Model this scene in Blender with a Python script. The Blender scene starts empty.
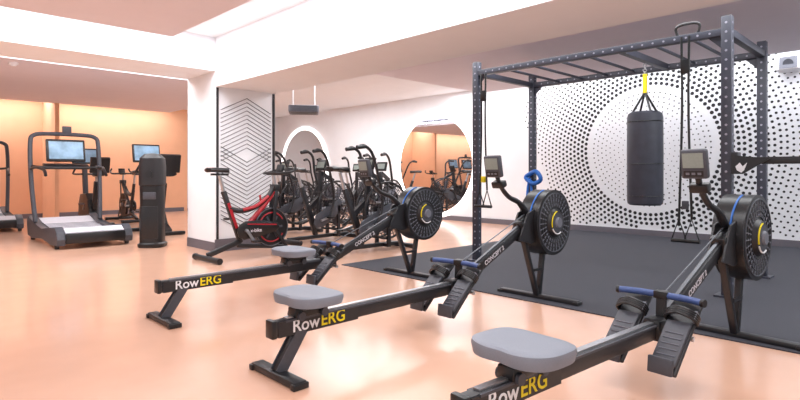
import bpy, bmesh, math, random
from mathutils import Vector, Matrix, Euler
random.seed(3)
R=math.radians
# ---------------------------------------------------------------- materials
def s2l(c):
    c=c/255.0
    return c/12.92 if c<=0.04045 else ((c+0.055)/1.055)**2.4
def mat(name,rgb,rough=0.5,metal=0.0,emit=0.0,noise=0.0,nscale=40,bump=0.0,emrgb=None,coat=0.0):
    m=bpy.data.materials.new(name); m.use_nodes=True
    nt=m.node_tree; b=nt.nodes['Principled BSDF']
    col=(s2l(rgb[0]),s2l(rgb[1]),s2l(rgb[2]),1)
    b.inputs['Base Color'].default_value=col
    b.inputs['Roughness'].default_value=rough
    b.inputs['Metallic'].default_value=metal
    if coat: b.inputs['Coat Weight'].default_value=coat; b.inputs['Coat Roughness'].default_value=0.12
    if emit:
        e=emrgb or rgb
        b.inputs['Emission Color'].default_value=(s2l(e[0]),s2l(e[1]),s2l(e[2]),1)
        b.inputs['Emission Strength'].default_value=emit
    if noise or bump:
        tc=nt.nodes.new('ShaderNodeTexCoord'); n=nt.nodes.new('ShaderNodeTexNoise')
        n.inputs['Scale'].default_value=nscale; n.inputs['Detail'].default_value=4
        nt.links.new(tc.outputs['Object'],n.inputs['Vector'])
        if noise:
            r=nt.nodes.new('ShaderNodeValToRGB')
            r.color_ramp.elements[0].position=0.3; r.color_ramp.elements[1].position=0.7
            r.color_ramp.elements[0].color=tuple([max(0,c*(1-noise)) for c in col[:3]])+(1,)
            r.color_ramp.elements[1].color=tuple([min(1,c*(1+noise)) for c in col[:3]])+(1,)
            nt.links.new(n.outputs['Fac'],r.inputs['Fac']); nt.links.new(r.outputs['Color'],b.inputs['Base Color'])
        if bump:
            bp=nt.nodes.new('ShaderNodeBump'); bp.inputs['Strength'].default_value=bump; bp.inputs['Distance'].default_value=0.005
            nt.links.new(n.outputs['Fac'],bp.inputs['Height']); nt.links.new(bp.outputs['Normal'],b.inputs['Normal'])
    return m
BLK=mat('black_powdercoat',(30,30,34),0.42,noise=0.12,nscale=60)
BLK2=mat('black_plastic',(22,22,25),0.35,noise=0.1)
DGR=mat('dark_grey_plastic',(66,68,76),0.5,noise=0.08)
MGR=mat('mid_grey_plastic',(108,110,120),0.5,noise=0.05)
RIG=mat('rig_steel',(58,60,72),0.45,noise=0.08)
HOLE=mat('rig_hole',(150,150,165),0.6,noise=0.05)
SEAT=mat('seat_grey',(122,127,138),0.55,noise=0.04,nscale=200)
SIL=mat('silver_metal',(185,187,192),0.28,metal=0.9,noise=0.05)
DSIL=mat('dark_metal_track',(90,92,98),0.35,metal=0.6,noise=0.05)
WHT=mat('white_print',(235,235,238),0.6,noise=0.01)
YEL=mat('yellow_print',(236,214,20),0.5,noise=0.02)
BLU=mat('blue_grip',(58,80,132),0.5,noise=0.05)
BLU2=mat('bright_blue',(30,100,185),0.45,noise=0.05)
LCD=mat('lcd_grey',(132,142,136),0.3,noise=0.05,nscale=90)
RED=mat('red_paint',(165,28,40),0.35,noise=0.08)
SCR=mat('screen_display',(120,150,175),0.25,noise=0.45,nscale=6,emit=0.3)
BELT=mat('belt_grey',(205,204,212),0.6,noise=0.05)
LEA=mat('bag_leather',(50,52,64),0.5,noise=0.15,nscale=12,bump=0.3)
FLOOR=mat('floor_vinyl',(216,172,147),0.22,noise=0.035,nscale=3,coat=0.3)
MAT_=mat('rubber_floor',(50,51,60),0.75,noise=0.25,nscale=120)
WALL=mat('wall_paint_white',(234,236,240),0.85,noise=0.012,nscale=5)
CEIL=mat('ceiling_paint',(236,238,242),0.9,noise=0.012,nscale=4)
RAFT=mat('ceiling_raft_paint',(226,220,228),0.9,noise=0.012,nscale=4)
ORG=mat('wall_paint_orange',(232,178,142),0.85,noise=0.03,nscale=3)
BASE=mat('baseboard_grey',(104,100,108),0.6,noise=0.05)
LINE=mat('line_print',(34,33,38),0.7,noise=0.05)
MIR=mat('mirror_glass',(240,240,240),0.02,metal=1.0)
LED=mat('led_strip',(250,250,255),0.5,emit=12.0)
LEDR=mat('led_ring',(255,252,252),0.5,emit=2.2)

# ---------------------------------------------------------------- builder
class M:
    def __init__(s): s.bm=bmesh.new(); s.mats=[]
    def mi(s,m):
        if m not in s.mats: s.mats.append(m)
        return s.mats.index(m)
    def face(s,vs,k):
        try:
            f=s.bm.faces.new(vs); f.material_index=k; return f
        except ValueError: return None
    def box(s,c,size,m,rot=(0,0,0),bevel=0.0):
        k=s.mi(m); mx=Matrix.Translation(c)@Euler(rot).to_matrix().to_4x4()@Matrix.Diagonal((size[0],size[1],size[2],1))
        r=bmesh.ops.create_cube(s.bm,size=1,matrix=mx)
        fs=set(f for v in r['verts'] for f in v.link_faces)
        for f in fs: f.material_index=k
        if bevel>0:
            es=list(set(e for v in r['verts'] for e in v.link_edges))
            g=bmesh.ops.bevel(s.bm,geom=es,offset=bevel,segments=2,profile=0.5,affect='EDGES')
            for f in g['faces']: f.material_index=k
    def bar(s,p1,p2,w,h,m,bevel=0.0):
        # rectangular bar: w horizontally across, h perpendicular
        p1=Vector(p1);p2=Vector(p2); d=p2-p1; L=d.length; x=d.normalized()
        up=Vector((0,0,1)) if abs(x.z)<0.98 else Vector((1,0,0))
        y=up.cross(x).normalized(); z=x.cross(y)
        k=s.mi(m); mx=Matrix.Translation((p1+p2)/2)@Matrix((x,y,z)).transposed().to_4x4()@Matrix.Diagonal((L,w,h,1))
        r=bmesh.ops.create_cube(s.bm,size=1,matrix=mx)
        for f in set(f for v in r['verts'] for f in v.link_faces): f.material_index=k
        if bevel>0:
            es=list(set(e for v in r['verts'] for e in v.link_edges))
            g=bmesh.ops.bevel(s.bm,geom=es,offset=bevel,segments=2,profile=0.5,affect='EDGES')
            for f in g['faces']: f.material_index=k
    def tube(s,pts,r,m,seg=10,closed=False,caps=True,sm=0):
        pts=[Vector(p) for p in pts]
        if sm:
            q=[];n=len(pts)
            for i in range(n-(0 if closed else 1)):
                p0=pts[i-1] if (i>0 or closed) else pts[i]; p1=pts[i]; p2=pts[(i+1)%n]
                p3=pts[(i+2)%n] if (closed or i+2<n) else p2
                for j in range(sm):
                    t=j/sm
                    q.append(0.5*((2*p1)+(p2-p0)*t+(2*p0-5*p1+4*p2-p3)*t*t+(3*p1-p0-3*p2+p3)*t**3))
            if not closed: q.append(pts[-1])
            pts=q
        n=len(pts); rs=r if isinstance(r,(list,tuple)) else [r]*n
        if len(rs)!=n: rs=[rs[min(len(rs)-1,int(i*len(rs)/n))] for i in range(n)]
        k=s.mi(m); rings=[]; prev=None
        for i in range(n):
            if closed: t=(pts[(i+1)%n]-pts[i-1]).normalized()
            else: t=(pts[min(n-1,i+1)]-pts[max(0,i-1)]).normalized()
            if prev is None:
                a=Vector((0,0,1)) if abs(t.z)<0.9 else Vector((1,0,0))
                u=t.cross(a).normalized()
            else: u=(prev-t*prev.dot(t)).normalized()
            prev=u; w=t.cross(u)
            rings.append([s.bm.verts.new(pts[i]+(u*math.cos(2*math.pi*j/seg)+w*math.sin(2*math.pi*j/seg))*rs[i]) for j in range(seg)])
        for i in range(n if closed else n-1):
            a=rings[i];b=rings[(i+1)%n]
            for j in range(seg): s.face([a[j],a[(j+1)%seg],b[(j+1)%seg],b[j]],k)
        if caps and not closed:
            s.face(rings[0][::-1],k); s.face(rings[-1],k)
    def cyl(s,p1,p2,r,m,seg=20,r2=None):
        s.tube([p1,p2],[r,r if r2 is None else r2],m,seg)
    def ring(s,c,rad,r,m,axis='y',seg=40,ts=8,a0=0,a1=360):
        full=(a1-a0)>=360; n=seg if full else max(3,int(seg*(a1-a0)/360))
        P=[]
        for i in range(n if full else n+1):
            a=R(a0+(a1-a0)*i/n); u=math.cos(a)*rad;v=math.sin(a)*rad
            P.append({'y':(c[0]+u,c[1],c[2]+v),'x':(c[0],c[1]+u,c[2]+v),'z':(c[0]+u,c[1]+v,c[2])}[axis])
        s.tube(P,r,m,ts,closed=full)
    def prism(s,prof,a,b,m,axis='y',bevel=0.0):
        # prof list of 2D points; axis y: (x,z); axis x: (y,z); axis z:(x,y)
        k=s.mi(m)
        def P(p,t): return {'y':(p[0],t,p[1]),'x':(t,p[0],p[1]),'z':(p[0],p[1],t)}[axis]
        A=[s.bm.verts.new(P(p,a)) for p in prof]; B=[s.bm.verts.new(P(p,b)) for p in prof]
        n=len(prof); fs=[s.face(A[::-1],k),s.face(B,k)]
        for i in range(n): fs.append(s.face([A[i],A[(i+1)%n],B[(i+1)%n],B[i]],k))
        if bevel>0:
            es=[e for f in fs[:2] if f for e in f.edges]
            g=bmesh.ops.bevel(s.bm,geom=list(set(es)),offset=bevel,segments=2,profile=0.5,affect='EDGES')
            for f in g['faces']: f.material_index=k
    def rings(s,rs,m):
        k=s.mi(m); RR=[[s.bm.verts.new(p) for p in r] for r in rs]
        for a,b in zip(RR,RR[1:]):
            n=len(a)
            for j in range(n): s.face([a[j],a[(j+1)%n],b[(j+1)%n],b[j]],k)
        s.face(RR[0][::-1],k); s.face(RR[-1],k)
    def text(s,t,size,mx,m,ext=0.0008):
        cu=bpy.data.curves.new('t','FONT'); cu.body=t; cu.size=size; cu.extrude=ext; cu.align_x='LEFT'; cu.offset=size*0.012
        o=bpy.data.objects.new('t',cu); bpy.context.collection.objects.link(o)
        bpy.context.view_layer.update()
        me=bpy.data.meshes.new_from_object(o.evaluated_get(bpy.context.evaluated_depsgraph_get()))
        k=s.mi(m); vs=[s.bm.verts.new(mx@v.co) for v in me.vertices]
        for p in me.polygons: s.face([vs[i] for i in p.vertices],k)
        w=max([v.co.x for v in me.vertices]+[0])
        bpy.data.objects.remove(o); bpy.data.curves.remove(cu); bpy.data.meshes.remove(me)
        return w
    def obj(s,name,loc=(0,0,0),rz=0.0,smooth=True,scale=1.0):
        bmesh.ops.recalc_face_normals(s.bm,faces=s.bm.faces)
        me=bpy.data.meshes.new(name); s.bm.to_mesh(me); s.bm.free()
        for m in s.mats: me.materials.append(m)
        if smooth:
            me.polygons.foreach_set('use_smooth',[True]*len(me.polygons))
            me.set_sharp_from_angle(angle=R(32))
        o=bpy.data.objects.new(name,me); bpy.context.collection.objects.link(o)
        o.location=loc; o.rotation_euler=(0,0,rz); o.scale=(scale,)*3
        return o
def dup(o,loc,rz=None,scale=None):
    n=bpy.data.objects.new(o.name.split('.')[0],o.data); bpy.context.collection.objects.link(n)
    n.location=loc; n.rotation_euler=(0,0,o.rotation_euler.z if rz is None else rz)
    if scale: n.scale=(scale,)*3
    else: n.scale=o.scale
    return n
def slab(name,x0,x1,y0,y1,z0,z1,m,bev=0):
    b=M(); b.box(((x0+x1)/2,(y0+y1)/2,(z0+z1)/2),(x1-x0,y1-y0,z1-z0),m,bevel=bev); return b.obj(name,smooth=False)

# ---------------------------------------------------------------- room shell
ZC=2.75
slab('floor',-4,9.0,-4,15.6,-0.1,0,FLOOR)
slab('rubber_floor_mat',3.66,8.88,-4,4.64,0,0.008,MAT_)
slab('ceiling',-4,9.0,-4,15.6,ZC,ZC+0.1,CEIL)
slab('wall_right',8.9,9.0,-4,15.6,0,ZC,WALL)
slab('wall_back',-4,6.0,14.5,14.6,0,ZC,ORG)
slab('wall_back_return',6.0,6.1,14.5,15.5,0,ZC,ORG)
slab('wall_back_recess',6.1,8.9,15.5,15.6,0,ZC,WALL)
slab('wall_left',-4.1,-4,6.5,14.6,0,ZC,ORG)
slab('wall_partition',2.75,2.83,13.3,14.5,0,ZC,ORG)
slab('baseboard_right',8.875,8.9,-4,15.5,0,0.1,BASE)
slab('baseboard_back',-4,6.0,14.475,14.5,0,0.1,BASE)
slab('ceiling_raft_front',-4,2.2,-4,5.6,2.42,2.5,RAFT)
slab('ceiling_raft_right',4.4,8.0,-4,6.0,2.5,2.58,RAFT)
slab('ceiling_raft_rear',-4,5.2,8.6,13.4,2.52,2.6,RAFT)
slab('ceiling_beam_long',3.12,3.99,-4,7.4,2.12,ZC,CEIL)
slab('ceiling_beam_cross',-4,3.12,6.55,7.4,2.32,ZC,CEIL)
# column with printed chevrons
b=M(); b.box((3.555,6.975,1.06),(0.87,0.85,2.12),WALL)
b.box((3.555,6.545,0.08),(0.89,0.012,0.16),BASE); b.box((3.114,6.975,0.06),(0.012,0.85,0.12),BASE)
b.box((3.145,6.546,1.06),(0.03,0.01,2.1),LINE); b.box((3.965,6.546,1.06),(0.035,0.01,2.1),LINE)
z=0.3
while z<2.0:
    if z>1.25:
        pts=[(3.19,z-0.12),(3.56,z+0.06),(3.92,z-0.12)]
    else:
        pts=[(3.19,z+0.12),(3.56,z-0.08),(3.92,z+0.12)]
    for (x0,z0),(x1,z1) in zip(pts,pts[1:]):
        b.bar((x0,6.546,z0),(x1,6.546,z1),0.007,0.006,LINE)
    z+=0.055
b.obj('column',smooth=False)
# dot mural
b=M(); kk=b.mi(LINE)
cy,cz=3.35,1.40
r=0.12
while r<3.4:
    n=int(2*math.pi*r/0.082)
    if r<0.95: s_=0.004+0.009*(r/0.95)
    elif r<1.05: s_=0
    elif r<2.0: s_=0.029-0.013*(r-1.05)/0.95
    else: s_=0.015
    for i in range(n):
        a=2*math.pi*(i+(0.5 if int(round(r/0.072))%2 else 0))/n
        y=cy+r*math.cos(a); z=cz+r*math.sin(a)
        if s_<=0 or z<0.14 or z>2.68 or y<-2: continue
        if y>5.4-0.25*math.sin(z*2.2): continue
        vs=[b.bm.verts.new((8.897,y+s_*math.cos(t*math.pi/4),z+s_*math.sin(t*math.pi/4))) for t in range(8)]
        b.face(vs,kk)
    r+=0.072
b.obj('wall_dot_mural',smooth=False)
# round mirrors
def mirror(y,z,rad):
    b=M(); b.cyl((8.9,y,z),(8.865,y,z),rad,MIR,seg=72)
    b.ring((8.875,y,z),rad+0.05,0.05,LEDR,axis='x',seg=72)
    return b.obj('round_wall_mirror')
mirror(7.94,1.2,1.07); mirror(13.0,1.2,1.07)
# LED coves
def led(name,p0,p1):
    b=M(); b.bar(p0,p1,0.05,0.02,LED); b.obj(name,smooth=False)
led('cove_led_front',(2.12,-3.5,2.53),(2.12,5.5,2.53))
led('cove_led_cross',(-3.5,5.52,2.53),(2.1,5.52,2.53))
led('cove_led_right',(7.92,-3.5,2.61),(7.92,5.9,2.61))
led('cove_led_right_end',(4.45,5.92,2.61),(7.9,5.92,2.61))
led('cove_led_rear',(-3.5,13.32,2.63),(5.1,13.32,2.63))
led('cove_led_rear_side',(5.12,8.7,2.63),(5.12,13.3,2.63))

# ---------------------------------------------------------------- rowing machine
def superpad(b,cx,cy,z,ax,ay,th,m,ex=3.0,dish=0.012,n=48):
    rs=[]
    for t,zz in [(0.02,0),(0.35,0),(0.7,0),(0.9,-0.002),(0.98,-0.010),(1.0,-th*0.5),(0.96,-th*0.9),(0.6,-th),(0.02,-th)]:
        ring=[]
        for i in range(n):
            a=2*math.pi*i/n; c=math.cos(a); s=math.sin(a)
            px=ax*math.copysign(abs(c)**(2/ex),c)*t; py=ay*math.copysign(abs(s)**(2/ex),s)*t
            if c<-0.3 : px*=1-0.10*math.exp(-(py/(ay*0.25))**2)
            dz=dish*((py/ay)**2*1.0+max(0,-px/ax)**2*0.8) if zz>-th*0.6 else 0
            ring.append((cx+px,cy+py,z+zz+dz))
        rs.append(ring)
    b.rings(rs,m)
def rower(loc,rz,seat_x,name='rowing_machine'):
    b=M()
    # rear foot
    b.box((0,0,0.02),(0.07,0.40,0.035),BLK,bevel=0.008)
    for sy in(-1,1): b.box((0,sy*0.19,0.015),(0.085,0.035,0.03),BLK2,bevel=0.006)
    b.bar((0.0,0,0.03),(0.13,0,0.22),0.045,0.045,BLK,0.006)
    b.bar((0.0,0.026,0.03),(0.13,0.026,0.22),0.006,0.06,DGR); b.bar((0.0,-0.026,0.03),(0.13,-0.026,0.22),0.006,0.06,DGR)
    # rail
    b.box((0.68,0,0.246),(1.42,0.050,0.074),BLK,bevel=0.006)
    b.box((0.70,0,0.287),(1.32,0.03,0.008),SIL)
    b.box((0.70,0,0.276),(1.34,0.062,0.010),DGR)
    b.box((-0.035,0,0.246),(0.03,0.068,0.090),BLK2,bevel=0.008)
    b.box((0.24,0,0.240),(0.5,0.056,0.076),BLK)
    mx=Matrix.Translation((0.065,-0.0295,0.216))@Euler((R(90),0,0)).to_matrix().to_4x4()
    w=b.text('Row',0.088,mx,WHT)
    mx2=Matrix.Translation((0.065+w+0.006,-0.0295,0.216))@Euler((R(90),0,0)).to_matrix().to_4x4()
    b.text('ERG',0.088,mx2,YEL)
    # seat carriage + seat
    x=seat_x
    b.box((x,0,0.305),(0.20,0.075,0.05),BLK2,bevel=0.008)
    for dx in(-0.07,0.07):
        for sy in(-1,1): b.cyl((x+dx,sy*0.036,0.29),(x+dx,sy*0.052,0.29),0.022,DGR,14)
    b.box((x,0,0.337),(0.17,0.16,0.022),BLK2,bevel=0.006)
    superpad(b,x,0,0.394,0.150,0.178,0.05,SEAT)
    # footplates
    c=Vector((1.28,0,0.255)); ang=R(42)
    d=Vector((math.cos(ang),0,math.sin(ang))); nrm=Vector((-math.sin(ang),0,math.cos(ang)))
    for sy in(-1,1):
        o=Vector((0,sy*0.12,0))
        b.bar(c+o-d*0.21,c+o+d*0.20,0.125,0.022,BLK,0.008)
        b.bar(c+o-d*0.18+nrm*0.02,c+o+d*0.06+nrm*0.02,0.11,0.02,DGR,0.007)
        b.bar(c+o-d*0.22+nrm*0.01,c+o-d*0.165+nrm*0.06,0.11,0.02,DGR,0.006)
        for q in range(5):
            b.bar(c+o-d*(0.13-q*0.03)+nrm*0.031+Vector((0,-0.04,0)),c+o-d*(0.13-q*0.03)+nrm*0.031+Vector((0,0.04,0)),0.008,0.004,MGR)
        pc=c+o+d*0.09
        P=[pc+Vector((0,-0.068,0)),pc+Vector((0,-0.064,0))+nrm*0.04,pc+nrm*0.075,pc+Vector((0,0.064,0))+nrm*0.04,pc+Vector((0,0.068,0))]
        for off in(-0.016,-0.005,0.006,0.017): b.tube([p+d*off for p in P],0.007,BLK2,8,sm=4)
        b.bar(pc+Vector((0,-0.062,0))-d*0.02+nrm*0.03,pc+Vector((0,-0.062,0))+d*0.03+nrm*0.03,0.012,0.03,MGR)
    b.cyl((1.34,-0.17,0.235),(1.34,0.17,0.235),0.013,SIL,12)
    b.box((1.36,0,0.25),(0.16,0.085,0.10),BLK2,bevel=0.012)
    # boom
    b.bar((1.33,0,0.235),(2.24,0,0.615),0.045,0.072,BLK,0.008)
    b.bar((1.40,0,0.308),(2.20,0,0.641),0.018,0.010,DSIL)
    th=math.atan2(0.38,0.91)
    mx=Matrix.Translation((1.66,-0.0245,0.354))@Euler((0,-th,0)).to_matrix().to_4x4()@Euler((R(90),0,0)).to_matrix().to_4x4()
    b.text('CONCEPT 2',0.046,mx,BELT)
    # handle and cradle
    hx,hz=1.39,0.405
    b.tube([(hx-0.03,-0.20,hz),(hx,-0.10,hz),(hx,0.10,hz),(hx-0.03,0.20,hz)],0.0165,BLU,12,sm=4)
    for sy in(-1,1): b.cyl((hx-0.03,sy*0.197,hz),(hx-0.033,sy*0.212,hz),0.019,BLK2,12)
    b.box((hx+0.01,0,hz),(0.05,0.07,0.04),BLK2,bevel=0.008)
    b.bar((hx,0,0.29),(hx+0.005,0,hz-0.015),0.04,0.03,BLK2)
    b.cyl((hx+0.02,0,hz),(2.24,0,0.70),0.004,DSIL,6)
    # flywheel housing
    cx,cz=2.50,0.61; rad=0.262
    P=[(cx+rad*math.cos(2*math.pi*i/56),cz+rad*math.sin(2*math.pi*i/56)) for i in range(56)]
    b.prism(P,-0.09,0.08,BLK2,bevel=0.022)
    for rr,tk in((0.235,0.006),(0.20,0.004),(0.165,0.004),(0.13,0.004)):
        b.ring((cx,-0.091,cz),rr,tk,BLK if rr<0.23 else DGR,seg=48,ts=6)
    for i in range(60):
        a=2*math.pi*i/60
        if i%2==0:
            for r0,r1 in((0.135,0.16),(0.17,0.196),(0.205,0.23)):
                b.bar((cx+r0*math.cos(a),-0.092,cz+r0*math.sin(a)),(cx+r1*math.cos(a),-0.092,cz+r1*math.sin(a)),0.004,0.008,MGR)
    b.cyl((cx,-0.09,cz),(cx,-0.115,cz),0.115,BLK,32,r2=0.10)
    b.cyl((cx,-0.115,cz),(cx,-0.12,cz),0.078,DGR,32)
    b.cyl((cx,-0.12,cz),(cx,-0.135,cz),0.045,MGR,24,r2=0.038)
    b.ring((cx,-0.118,cz),0.09,0.005,YEL,a0=100,a1=200,seg=48,ts=6)
    b.ring((cx,-0.118,cz),0.09,0.005,WHT,a0=210,a1=300,seg=48,ts=6)
    b.ring((cx-0.004,-0.02,cz),rad+0.001,0.006,BLU2,a0=100,a1=200,seg=60,ts=6)
    b.cyl((cx,-0.0,cz),(cx,0.13,cz),0.09,DGR,28)
    # frame plates
    for sy in(-0.045,0.04):
        b.prism([(2.05,0.50),(2.17,0.70),(2.34,0.74),(2.50,0.66),(2.46,0.50),(2.22,0.46)],sy-0.006,sy+0.006,BLK)
    b.box((2.19,0,0.60),(0.16,0.09,0.12),BLK2,rot=(0,-th,0),bevel=0.015)
    # front legs + foot
    b.box((2.39,0,0.022),(0.06,0.70,0.034),BLK,bevel=0.008)
    for sy in(-1,1): b.box((2.39,sy*0.34,0.016),(0.08,0.05,0.032),BLK2,bevel=0.008)
    b.bar((2.375,0,0.03),(2.16,0,0.55),0.04,0.036,BLK,0.006)
    b.bar((2.40,0,0.03),(2.47,0,0.40),0.04,0.036,BLK,0.006)
    b.bar((2.30,-0.021,0.24),(2.44,-0.021,0.24),0.006,0.022,BLK)
    # monitor arm
    b.tube([(2.24,0,0.68),(2.12,0,0.78),(1.98,0,0.83),(1.87,0,0.92),(1.82,0,1.02)],[0.024,0.02,0.018,0.016,0.016],BLK,10,sm=4)
    b.box((1.86,0,0.925),(0.06,0.10,0.05),BLK2,rot=(0,-0.4,0),bevel=0.01)
    tl=-0.2
    Rm=Euler((0,tl,0)).to_matrix()
    mc=Vector((1.79,0,1.055))
    b.box(mc,(0.045,0.135,0.16),DGR,rot=(0,tl,0),bevel=0.012)
    b.box(mc+Rm@Vector((-0.024,0,0.022)),(0.004,0.105,0.08),LCD,rot=(0,tl,0))
    b.box(mc+Rm@Vector((-0.024,0,-0.05)),(0.004,0.10,0.032),BLK2,rot=(0,tl,0))
    for q in(-0.03,0,0.03): b.box(mc+Rm@Vector((-0.027,q,-0.05)),(0.003,0.018,0.012),MGR,rot=(0,tl,0))
    b.box(mc+Rm@Vector((0.03,0,0.0)),(0.03,0.09,0.10),BLK2,rot=(0,tl,0),bevel=0.008)
    return b.obj(name,loc,rz)
rower((1.39,3.69,0),0,1.03)
rower((1.41,2.29,0),0,0.18)
rower((1.38,1.09,0),R(-4.6),0.29)

# ---------------------------------------------------------------- training rig
b=M(); H=2.27; X0,X1,Y0,Y1=4.92,6.10,1.23,3.75; w=0.076
for x,y in((X0,Y0),(X0,Y1),(X1,Y0),(X1,Y1)):
    b.box((x,y,H/2+0.01),(w,w,H-0.01),RIG,bevel=0.005)
    b.box((x,y,0.016),(0.16,0.16,0.016),RIG)
    z=0.12
    while z<H-0.03:
        b.cyl((x,y-w/2-0.001,z),(x,y-w/2+0.002,z),0.010,HOLE,8); b.cyl((x-w/2-0.001,y,z),(x-w/2+0.002,y,z),0.010,HOLE,8)
        z+=0.075
for x in(X0,X1):
    b.box((x,(Y0+Y1)/2,H-0.12),(w*0.9,Y1-Y0-w,w*0.8),RIG,bevel=0.004)
    y=Y0+0.12
    while y<Y1-0.08:
        b.cyl((x-w*.45-0.001,y,H-0.12),(x-w*.45+0.002,y,H-0.12),0.009,HOLE,8); y+=0.09
for y in(Y0,Y1):
    b.box(((X0+X1)/2,y,H-0.12),(X1-X0-w,w*0.8,w*0.8),RIG,bevel=0.004)
y=Y0+0.28
while y<Y1-0.15:
    b.cyl((X0+0.02,y,H-0.12),(X1-0.02,y,H-0.12),0.015,RIG,12); y+=0.31
b.box(((X0+X1)/2,2.1,H-0.12),(X1-X0-w,0.06,0.06),RIG)
for x,y,sx,sy in((X0,Y0,0,1),(X0,Y1,0,-1),(X1,Y0,0,1),(X1,Y1,0,-1)):
    b.prism([(y+sy*0.03,H-0.15),(y+sy*0.14,H-0.15),(y+sy*0.03,H-0.26)],x-0.006,x+0.006,RIG,axis='x')
b.tube([(X0,1.45,H-0.1),(X0-0.02,1.43,H-0.02),(X0-0.02,1.52,H+0.0),(X0-0.02,1.61,H-0.02),(X0,1.60,H-0.1)],0.012,BLK,8,sm=4)
# spotter arm
b.box((X0,Y0-0.06,1.09),(0.1,0.05,0.17),BLK,bevel=0.008)
b.prism([(Y0-0.30,1.12),(Y0-0.04,1.15),(Y0-0.04,1.0),(Y0-0.12,1.0)],X0-0.055,X0-0.043,BLK,axis='x')
b.box((X0,Y0-0.50,1.105),(0.06,0.9,0.055),BLK,bevel=0.006)
b.prism([(Y0-0.07,1.06),(Y0-0.10,1.09),(Y0-0.12,1.06),(Y0-0.15,1.09),(Y0-0.13,1.03),(Y0-0.11,1.01),(Y0-0.08,1.03)],X0-0.058,X0-0.056,WHT,axis='x')
b.obj('functional_training_rig')
# punch bag
b=M(); bx,by=5.5,2.1
n=32
def circ(r,z): return [(bx+r*math.cos(2*math.pi*i/n),by+r*math.sin(2*math.pi*i/n),z) for i in range(n)]
b.rings([circ(0.02,0.69),circ(0.14,0.69),circ(0.162,0.705),circ(0.167,0.74),circ(0.168,1.2),circ(0.166,1.56),circ(0.158,1.60),circ(0.13,1.62),circ(0.02,1.62)],LEA)
for zz in(0.78,1.10,1.52): b.ring((bx,by,zz),0.168,0.004,BLK2,axis='z',seg=32,ts=6)
for i in range(4):
    a=math.pi/4+i*math.pi/2
    b.tube([(bx+0.13*math.cos(a),by+0.13*math.sin(a),1.6),(bx+0.06*math.cos(a),by+0.06*math.sin(a),1.72),(bx,by,1.82)],0.011,BLK2,8)
b.cyl((bx,by,1.81),(bx,by,2.0),0.022,YEL,10); b.ring((bx,by,1.81),0.025,0.007,SIL,axis='x',seg=16)
for i in range(4): b.ring((bx,by,2.01+i*0.026),0.016,0.005,SIL,axis='x' if i%2 else 'y',seg=12,ts=6)
b.obj('punching_bag')
# suspension trainer
def strap(name,x,y,zt,zb,acc):
    b=M()
    b.tube([(x,y-0.03,zt),(x,y-0.025,1.5),(x,y-0.05,zb+0.2)],0.010,BLK2,8,sm=4)
    b.tube([(x,y+0.03,zt),(x,y+0.025,1.5),(x,y+0.05,zb+0.15)],0.010,BLK2,8,sm=4)
    b.box((x,y,zt-0.25),(0.03,0.07,0.12),BLK2,bevel=0.006)
    b.box((x,y,zb+0.32),(0.03,0.05,0.07),acc,bevel=0.006)
    for s in(-1,1):
        q=y+s*0.05
        b.tube([(x,q,zb+0.2),(x,q-0.06,zb+0.02),(x,q+0.06,zb+0.02)],0.008,BLK2,8,closed=True)
        b.cyl((x,q-0.06,zb+0.02),(x,q+0.06,zb+0.02),0.017,BLK2,12)
    return b.obj(name)
strap('suspension_trainer',4.84,3.60,2.12,0.62,YEL)
strap('suspension_trainer',4.84,1.52,2.15,0.42,DGR)
b=M(); 
b.tube([(6.02,3.74,1.0),(5.98,3.62,1.03),(5.98,3.56,0.93),(6.0,3.68,0.88),(6.02,3.8,0.95)],0.028,BLU2,10,closed=True,sm=4)
b.tube([(6.03,3.75,0.95),(6.0,3.7,0.70),(6.0,3.77,0.68)],0.016,BLU2,8,closed=True,sm=4)
b.obj('resistance_band')

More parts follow.
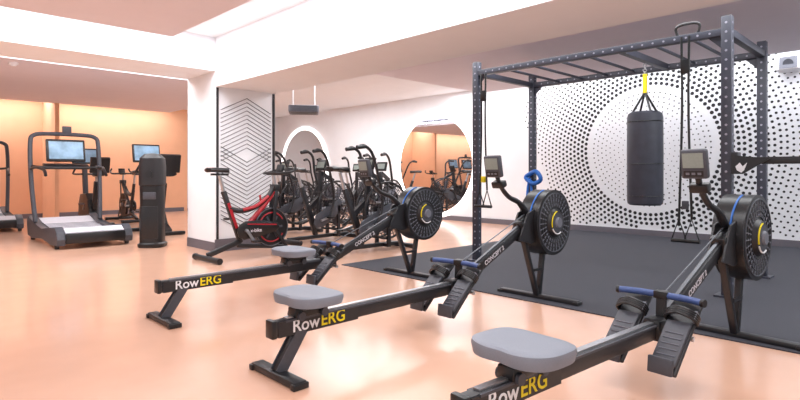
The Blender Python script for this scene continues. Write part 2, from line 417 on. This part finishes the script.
# ---------------------------------------------------------------- treadmill
def treadmill():
    b=M()
    prof=[(0.0,0.05),(-0.02,0.13),(0.02,0.22),(0.14,0.29),(0.35,0.27),(0.9,0.20),(1.4,0.25),(1.75,0.36),(1.9,0.33),(1.93,0.2),(1.85,0.05),(1.55,0.03),(0.9,0.10),(0.35,0.03)]
    for sx in(-1,1):
        a=sx*0.47;c=sx*0.36
        b.prism(prof,min(a,c),max(a,c),DGR,axis='x',bevel=0.02)
    belt=[(0.02,0.10),(0.03,0.22),(0.14,0.272),(0.35,0.25),(0.9,0.185),(1.4,0.235),(1.72,0.32),(1.8,0.2),(1.5,0.12),(0.5,0.08)]
    b.prism(belt,-0.36,0.36,BELT,axis='x')
    for i in range(14):
        y=0.2+i*0.1
        z=0.27-0.07*min(1,(y-0.14)/0.76) if y<0.9 else 0.19+0.05*(y-0.9)/0.5
        b.box((0,y,z),(0.71,0.008,0.006),MGR)
    b.box((0,-0.005,0.14),(0.74,0.05,0.14),BLK2,bevel=0.02)
    for x in(-0.435,0.435):
        for y in(0.15,1.65): b.cyl((x,y,0),(x,y,0.08),0.03,BLK2,14)
    b.tube([(-0.44,1.45,0.28),(-0.47,1.58,0.9),(-0.47,1.66,1.45),(-0.42,1.68,1.60),(-0.2,1.69,1.63),(0.2,1.69,1.63),(0.42,1.68,1.60),(0.47,1.66,1.45),(0.47,1.58,0.9),(0.44,1.45,0.28)],0.032,DGR,10,sm=5)
    for sx in(-1,1):
        b.tube([(sx*0.47,1.60,1.08),(sx*0.45,1.35,1.10),(sx*0.40,1.1,1.06),(sx*0.40,0.98,0.98)],0.022,BLK2,10,sm=4)
    b.tube([(-0.46,1.6,1.12),(-0.3,1.45,1.10),(0.3,1.45,1.10),(0.46,1.6,1.12)],0.022,BLK2,10,sm=4)
    b.box((0,1.60,1.12),(0.62,0.14,0.06),BLK2,rot=(R(20),0,0),bevel=0.015)
    b.box((0,1.64,1.37),(0.54,0.05,0.36),BLK2,rot=(R(-12),0,0),bevel=0.015)
    b.box((0,1.612,1.375),(0.47,0.006,0.28),SCR,rot=(R(-12),0,0))
    b.box((0.02,1.67,1.70),(0.13,0.03,0.12),DGR,bevel=0.01)
    return b.obj('treadmill')
t=treadmill(); t.location=(2.17,8.14,0)
dup(t,(1.40,11.3,0)); dup(t,(0.1,11.3,0))

# ---------------------------------------------------------------- spin bike
def saddle(b,x,y,z,m,s=1.0):
    rs=[]
    n=20
    for xx,wd,zz in((-0.13,0.03,0),(-0.12,0.085,0.0),(-0.06,0.10,0.004),(0.0,0.07,0.0),(0.06,0.035,-0.002),(0.13,0.024,-0.006),(0.145,0.008,-0.01)):
        ring=[]
        for i in range(n):
            a=2*math.pi*i/n
            ring.append((x+xx*s,y+wd*s*math.cos(a),z+zz+0.028*s*math.sin(a)))
        rs.append(ring)
    b.rings(rs,m)
def spin_bike(acc,frame,lab=True):
    b=M()
    for x,hw in((0.0,0.27),(1.08,0.27)):
        b.tube([(x,-hw,0.036),(x,hw,0.036)],0.032,BLK,12)
        for sy in(-1,1): b.cyl((x,sy*hw,0.036),(x,sy*(hw+0.03),0.036),0.036,BLK2,12)
    b.bar((0.0,0,0.07),(0.42,0,0.20),0.05,0.06,frame,0.01)
    b.bar((0.38,0,0.15),(1.08,0,0.07),0.05,0.05,frame,0.01)
    b.bar((0.42,0,0.18),(0.20,0,0.80),0.05,0.055,frame,0.01)
    b.bar((0.36,-0.027,0.36),(0.25,-0.027,0.66),0.006,0.035,acc)
    b.cyl((0.22,0,0.74),(0.15,0,0.99),0.020,SIL,12)
    b.tube([(0.27,0,0.60),(0.42,0,0.56),(0.62,0,0.60),(0.80,0,0.72),(0.90,0,0.86)],0.032,frame,12,sm=5)
    b.tube([(0.44,-0.022,0.572),(0.62,-0.022,0.612),(0.79,-0.022,0.725)],0.020,acc,10,sm=5)
    b.tube([(0.40,0,0.30),(0.55,0,0.42),(0.75,0,0.62),(0.88,0,0.78)],0.030,acc,12,sm=5)
    # fork
    for sy in(-1,1):
        b.bar((0.90,sy*0.045,0.82),(0.84,sy*0.055,0.33),0.018,0.045,frame,0.004)
        b.bar((0.84,sy*0.055,0.36),(1.04,sy*0.05,0.08),0.018,0.04,frame,0.004)
    b.box((0.90,0,0.83),(0.08,0.12,0.08),frame,bevel=0.012)
    b.cyl((0.9,0,0.84),(0.87,0,1.0),0.020,SIL,12)
    b.bar((0.05,0,0.995),(0.26,0,0.995),0.035,0.025,BLK2)
    saddle(b,0.13,0,1.045,BLK2); saddle(b,0.11,0,1.052,acc,0.75)
    # flywheel
    cx,cz,r=0.84,0.34,0.245
    P=[(cx+r*math.cos(2*math.pi*i/44),cz+r*math.sin(2*math.pi*i/44)) for i in range(44)]
    b.prism(P,-0.022,0.022,BLK2,bevel=0.006)
    b.ring((cx,-0.024,cz),r-0.012,0.007,DSIL,seg=44,ts=6)
    b.ring((cx,-0.024,cz),0.18,0.009,acc,a0=30,a1=150,seg=40)
    b.ring((cx,-0.024,cz),0.18,0.009,acc,a0=210,a1=330,seg=40)
    b.cyl((cx,-0.07,cz),(cx,0.07,cz),0.04,SIL,16)
    for i in range(6):
        a=i*math.pi/3; b.bar((cx+0.04*math.cos(a),-0.027,cz+0.04*math.sin(a)),(cx+0.15*math.cos(a),-0.027,cz+0.15*math.sin(a)),0.01,0.025,DGR)
    # slim chain guard
    G=[(0.33,0.33),(0.36,0.40),(0.44,0.44),(0.66,0.44),(0.88,0.40),(0.91,0.34),(0.86,0.29),(0.60,0.24),(0.42,0.22),(0.35,0.26)]
    b.prism(G,-0.095,-0.072,BLK2,bevel=0.006)
    b.bar((0.46,-0.097,0.405),(0.86,-0.097,0.375),0.004,0.014,acc)
    if lab:
        mx=Matrix.Translation((0.50,-0.0965,0.305))@Euler((R(90),0,0)).to_matrix().to_4x4(); b.text('x-bike',0.06,mx,BELT)
    for s,y in((1,-0.12),(-1,0.10)):
        b.bar((0.44,y,0.33),(0.44+s*0.09,y,0.33-s*0.13),0.02,0.03,SIL)
        b.box((0.44+s*0.09,y+math.copysign(0.05,y),0.33-s*0.13),(0.1,0.08,0.025),BLK2,bevel=0.006)
    b.cyl((0.44,-0.12,0.33),(0.44,0.1,0.33),0.02,SIL,12)
    b.tube([(1.08,-0.17,1.12),(1.06,-0.20,1.05),(0.90,-0.21,1.01),(0.82,-0.1,1.01),(0.82,0.1,1.01),(0.90,0.21,1.01),(1.06,0.20,1.05),(1.08,0.17,1.12)],0.017,BLK2,10,sm=4)
    b.bar((0.80,0,1.0),(1.0,0,1.0),0.05,0.03,BLK2); b.box((0.98,0,1.07),(0.04,0.13,0.10),BLK2,rot=(0,0.3,0),bevel=0.01)
    b.tube([(0.70,0.0,0.64),(0.685,0,0.74)],0.013,acc,8)
    return b
spin_bike(RED,BLK).obj('spin_bike',(2.70,5.88,0),R(2))
# ---------------------------------------------------------------- air bike
def air_bike():
    b=M()
    for x in(0.0,1.15):
        b.tube([(x,-0.27,0.035),(x,0.27,0.035)],0.033,BLK,12)
    b.bar((0,0,0.06),(1.15,0,0.06),0.06,0.05,BLK,0.008)
    cx,cz,r=0.84,0.50,0.355
    for y in(-0.09,0.09):
        b.ring((cx,y,cz),r,0.015,BLK,seg=48)
        for rr in(0.31,0.265,0.22,0.175,0.13): b.ring((cx,y,cz),rr,0.004,BLK,seg=36,ts=5)
        b.cyl((cx,y-0.01,cz),(cx,y+0.01,cz),0.09,BLK2,24)
        for i in range(20):
            a=2*math.pi*i/20; b.tube([(cx+0.08*math.cos(a),y,cz+0.08*math.sin(a)),(cx+r*math.cos(a),y,cz+r*math.sin(a))],0.0045,BLK,5)
    b.cyl((cx,-0.102,cz),(cx,-0.108,cz),0.07,MGR,24)
    for i in range(8):
        a=2*math.pi*i/8+.2; b.bar((cx+0.08*math.cos(a),0,cz+0.08*math.sin(a)),(cx+0.31*math.cos(a),0,cz+0.31*math.sin(a)),0.12,0.006,MGR)
        b.tube([(cx+r*math.cos(a),-0.09,cz+r*math.sin(a)),(cx+r*math.cos(a),0.09,cz+r*math.sin(a))],0.008,BLK,6)
    b.cyl((cx,-0.12,cz),(cx,0.12,cz),0.03,SIL,12)
    for sy in(-0.12,0.12): b.bar((cx,sy,0.06),(cx,sy,cz),0.03,0.045,BLK); 
    b.bar((cx,-0.13,0.06),(cx,0.13,0.06),0.05,0.04,BLK)
    b.bar((0.50,0,0.08),(0.24,0,0.78),0.055,0.06,BLK,0.008); b.cyl((0.26,0,0.7),(0.17,0,0.98),0.02,SIL,12)
    b.bar((0.36,0,0.46),(0.56,0,0.62),0.05,0.06,BLK); b.bar((0.55,0,0.30),(0.60,0,1.0),0.05,0.05,BLK)
    b.bar((0.6,0,0.98),(0.84,0,0.86),0.05,0.05,BLK)
    P=[(0.36,0.26),(0.40,0.38),(0.52,0.44),(0.86,0.60),(0.94,0.50),(0.86,0.40),(0.52,0.20),(0.40,0.20)]
    b.prism(P,-0.135,-0.112,DGR,bevel=0.006)
    saddle(b,0.15,0,1.02,BLK2,1.15)
    for s,y in((1,-0.19),(-1,0.19)):
        b.bar((0.47,y*0.8,0.30),(0.47+s*0.15,y*0.8,0.30+s*0.04),0.02,0.03,SIL)
        b.box((0.47+s*0.15,y*1.0,0.30+s*0.04),(0.1,0.09,0.025),BLK2,bevel=0.006)
        b.tube([(0.47+s*0.12,y,0.32),(0.70-s*0.02,y,0.62),(0.62-s*0.06,y*1.2,1.0),(0.56-s*0.1,y*1.3,1.22),(0.44-s*0.1,y*1.3,1.30),(0.36-s*0.1,y*1.3,1.28)],0.019,BLK,10,sm=4)
        b.cyl((0.46-s*0.1,y*1.3,1.29),(0.34-s*0.1,y*1.3,1.275),0.025,BLK2,12)
        b.cyl((0.84,y,0.5),(0.98,y,0.5),0.02,BLK,8)
    b.cyl((0.70,-0.19,0.60),(0.70,0.19,0.60),0.016,SIL,10)
    b.box((0.62,0,1.09),(0.04,0.2,0.16),BLK2,rot=(0,0.3,0),bevel=0.01); b.box((0.598,0,1.095),(0.006,0.15,0.09),LCD,rot=(0,0.3,0))
    return b.obj('air_bike')
a=air_bike(); a.location=(3.97,5.30,0); a.rotation_euler=(0,0,R(-3)); a.scale=(1.04,)*3
dup(a,(4.2,6.55,0),R(6)); dup(a,(4.3,7.85,0),R(-4)); dup(a,(4.4,9.2,0))
dup(a,(5.85,6.9,0),R(14)); dup(a,(6.7,8.5,0),R(20)); dup(a,(6.9,10.2,0),R(20)); dup(a,(7.0,11.6,0),R(20))
# ---------------------------------------------------------------- console exercise bike
def console_bike():
    b=M()
    for x in(0.0,1.05): b.box((x,0,0.032),(0.09,0.56,0.06),BLK2,bevel=0.02)
    b.prism([(0.0,0.03),(0.02,0.10),(0.25,0.16),(0.38,0.50),(0.55,0.62),(0.95,0.60),(1.06,0.40),(1.08,0.10),(1.05,0.03)],-0.09,0.09,BLK2,bevel=0.03)
    b.prism([(0.50,0.20),(0.48,0.36),(0.62,0.52),(0.88,0.50),(0.98,0.32),(0.90,0.18)],-0.098,-0.088,DGR,bevel=0.003)
    b.bar((0.28,0,0.3),(0.14,0,0.86),0.08,0.09,BLK2,0.02); b.cyl((0.15,0,0.8),(0.12,0,0.95),0.025,SIL,12)
    saddle(b,0.12,0,1.0,BLK2,1.5); b.prism([(-0.08,1.02),(-0.14,1.30),(-0.10,1.32),(-0.03,1.03)],-0.17,0.17,BLK2,bevel=0.012)
    b.bar((0.86,0,0.5),(0.96,0,1.2),0.09,0.09,DGR,0.02)
    b.box((0.95,0,1.36),(0.05,0.46,0.32),BLK2,rot=(0,0.2,0),bevel=0.015); b.box((0.922,0,1.365),(0.006,0.41,0.26),SCR,rot=(0,0.2,0))
    b.tube([(0.62,-0.22,1.15),(0.70,-0.25,1.05),(0.90,-0.2,1.0),(0.92,0,1.0),(0.90,0.2,1.0),(0.70,0.25,1.05),(0.62,0.22,1.15)],0.018,BLK,10,sm=4)
    for s,y in((1,-0.13),(-1,0.13)):
        b.bar((0.55,y,0.30),(0.55+s*0.1,y,0.30-s*0.12),0.02,0.03,SIL); b.box((0.55+s*0.1,y*1.4,0.30-s*0.12),(0.1,0.09,0.025),DGR,bevel=0.006)
    return b.obj('exercise_bike')
c=console_bike(); c.location=(3.40,8.85,0); c.rotation_euler=(0,0,R(90))
spin_bike(BLK2,BLK,False).obj('spin_bike',(3.85,11.6,0),R(90))
dup(c,(3.05,11.3,0))
# wipes dispenser tower
b=M(); n=40
def se(hx,hy,z,ox=0):
    o=[]
    for i in range(n):
        a=2*math.pi*i/n;cc=math.cos(a);ss=math.sin(a)
        o.append((hx*math.copysign(abs(cc)**.6,cc)+ox,hy*math.copysign(abs(ss)**.6,ss),z))
    return o
b.rings([se(.17,.17,0),se(.18,.18,.02),se(.18,.18,.05),se(.155,.155,.07),se(.15,.15,.6),se(.155,.155,.85)],BLK2)
b.rings([se(.15,.15,.85),se(.165,.165,.87),se(.165,.165,1.12),se(.155,.155,1.24),se(.10,.10,1.30),se(.02,.02,1.31)],BLK)
b.box((0,-0.152,0.72),(0.17,0.02,0.10),DGR,bevel=0.01); b.cyl((0,-0.16,1.02),(0,-0.172,1.02),0.05,BLK2,20)
b.box((0,-0.15,0.35),(0.22,0.012,0.45),BLK2,bevel=0.005)
b.obj('wipes_dispenser_stand',(2.74,7.66,0),R(-35),scale=0.98)
# ---------------------------------------------------------------- ceiling fittings
b=M(); b.box((0,0,0),(0.55,0.5,0.13),MGR,bevel=0.02)
for i in range(5): b.box((0,-0.252,-0.045+i*0.022),(0.48,0.006,0.008),BLK2)
b.box((0,-0.02,-0.068),(0.45,0.35,0.006),BLK2)
for sx in(-.2,.2): b.cyl((sx,0,0.06),(sx,0,0.56),0.01,WHT,8)
b.obj('ceiling_air_conditioner',(5.70,8.35,2.19),R(-35))
b=M(); b.box((8.78,1.46,2.5),(0.18,0.28,0.24),WHT,rot=(0,0.15,0),bevel=0.03); b.box((8.69,1.46,2.49),(0.01,0.20,0.16),MGR,rot=(0,0.15,0)); b.box((8.885,1.46,2.55),(0.03,0.08,0.08),MGR)
b.cyl((8.683,1.46,2.475),(8.678,1.46,2.474),0.06,DGR,20)
b.obj('wall_speaker')
b=M(); b.cyl((0,0,0),(0,0,-0.03),0.06,WHT,20); b.cyl((0,0,-0.03),(0,0,-0.05),0.035,WHT,20); b.obj('smoke_detector',(1.35,8.9,2.52))
b=M(); 
P=[(random.uniform(-.02,.02),random.uniform(-.02,.02),0.014+random.uniform(0,.012)) for _ in range(7)]
b.tube(P,0.010,WHT,8,closed=True,sm=3); b.obj('crumpled_tissue',(2.52,2.9,-0.001))

# ---------------------------------------------------------------- lights
def area(name,loc,sx,sy,power,rot=(0,0,0),col=(0.96,0.98,1.0)):
    l=bpy.data.lights.new(name,'AREA'); l.shape='RECTANGLE'; l.size=sx; l.size_y=sy; l.energy=power; l.color=col
    o=bpy.data.objects.new(name,l); bpy.context.collection.objects.link(o); o.location=loc; o.rotation_euler=rot
area('fill_light_front',(0.2,0.6,2.40),3,3,80)  # added fill above the frame for overall brightness, no real fixture
area('fill_light_right',(5.2,-0.8,2.46),2.5,2.5,85)  # unseen fill off the right edge, added to brighten the rig side
area('fill_light_behind_beam',(4.9,3.2,2.47),0.7,5.5,90)  # fill added where the long beam hides it from the camera
area('fill_light_rear',(1.5,8.0,2.70),5.5,0.7,125)  # added fill for the rear zone, kept out of sight by the cross beam
area('cove_light_right',(8.45,3.0,2.72),0.6,9,80)
area('cove_light_mirror',(6.8,9.0,2.72),2.6,5,150)
area('cove_light_front',(2.66,3.5,2.73),0.6,5.6,70)
area('cove_light_cross',(0.2,6.05,2.73),5,0.6,65)
area('cove_light_far',(2,13.95,2.73),7,0.6,105)
w=bpy.data.worlds.new('World'); bpy.context.scene.world=w; w.use_nodes=True
bg=w.node_tree.nodes['Background']; bg.inputs[0].default_value=(0.96,0.98,1.0,1); bg.inputs[1].default_value=0.82
# ---------------------------------------------------------------- camera
cam=bpy.data.cameras.new('camera'); co=bpy.data.objects.new('camera',cam); bpy.context.collection.objects.link(co)
co.location=(0,0,1.0); co.rotation_euler=(R(90),0,R(45.5-90))
cam.sensor_width=36; cam.lens=36*535/800; cam.shift_y=-26/800; cam.clip_start=0.02
bpy.context.scene.camera=co
sc=bpy.context.scene
sc.view_settings.view_transform='Standard'; sc.view_settings.exposure=0.0
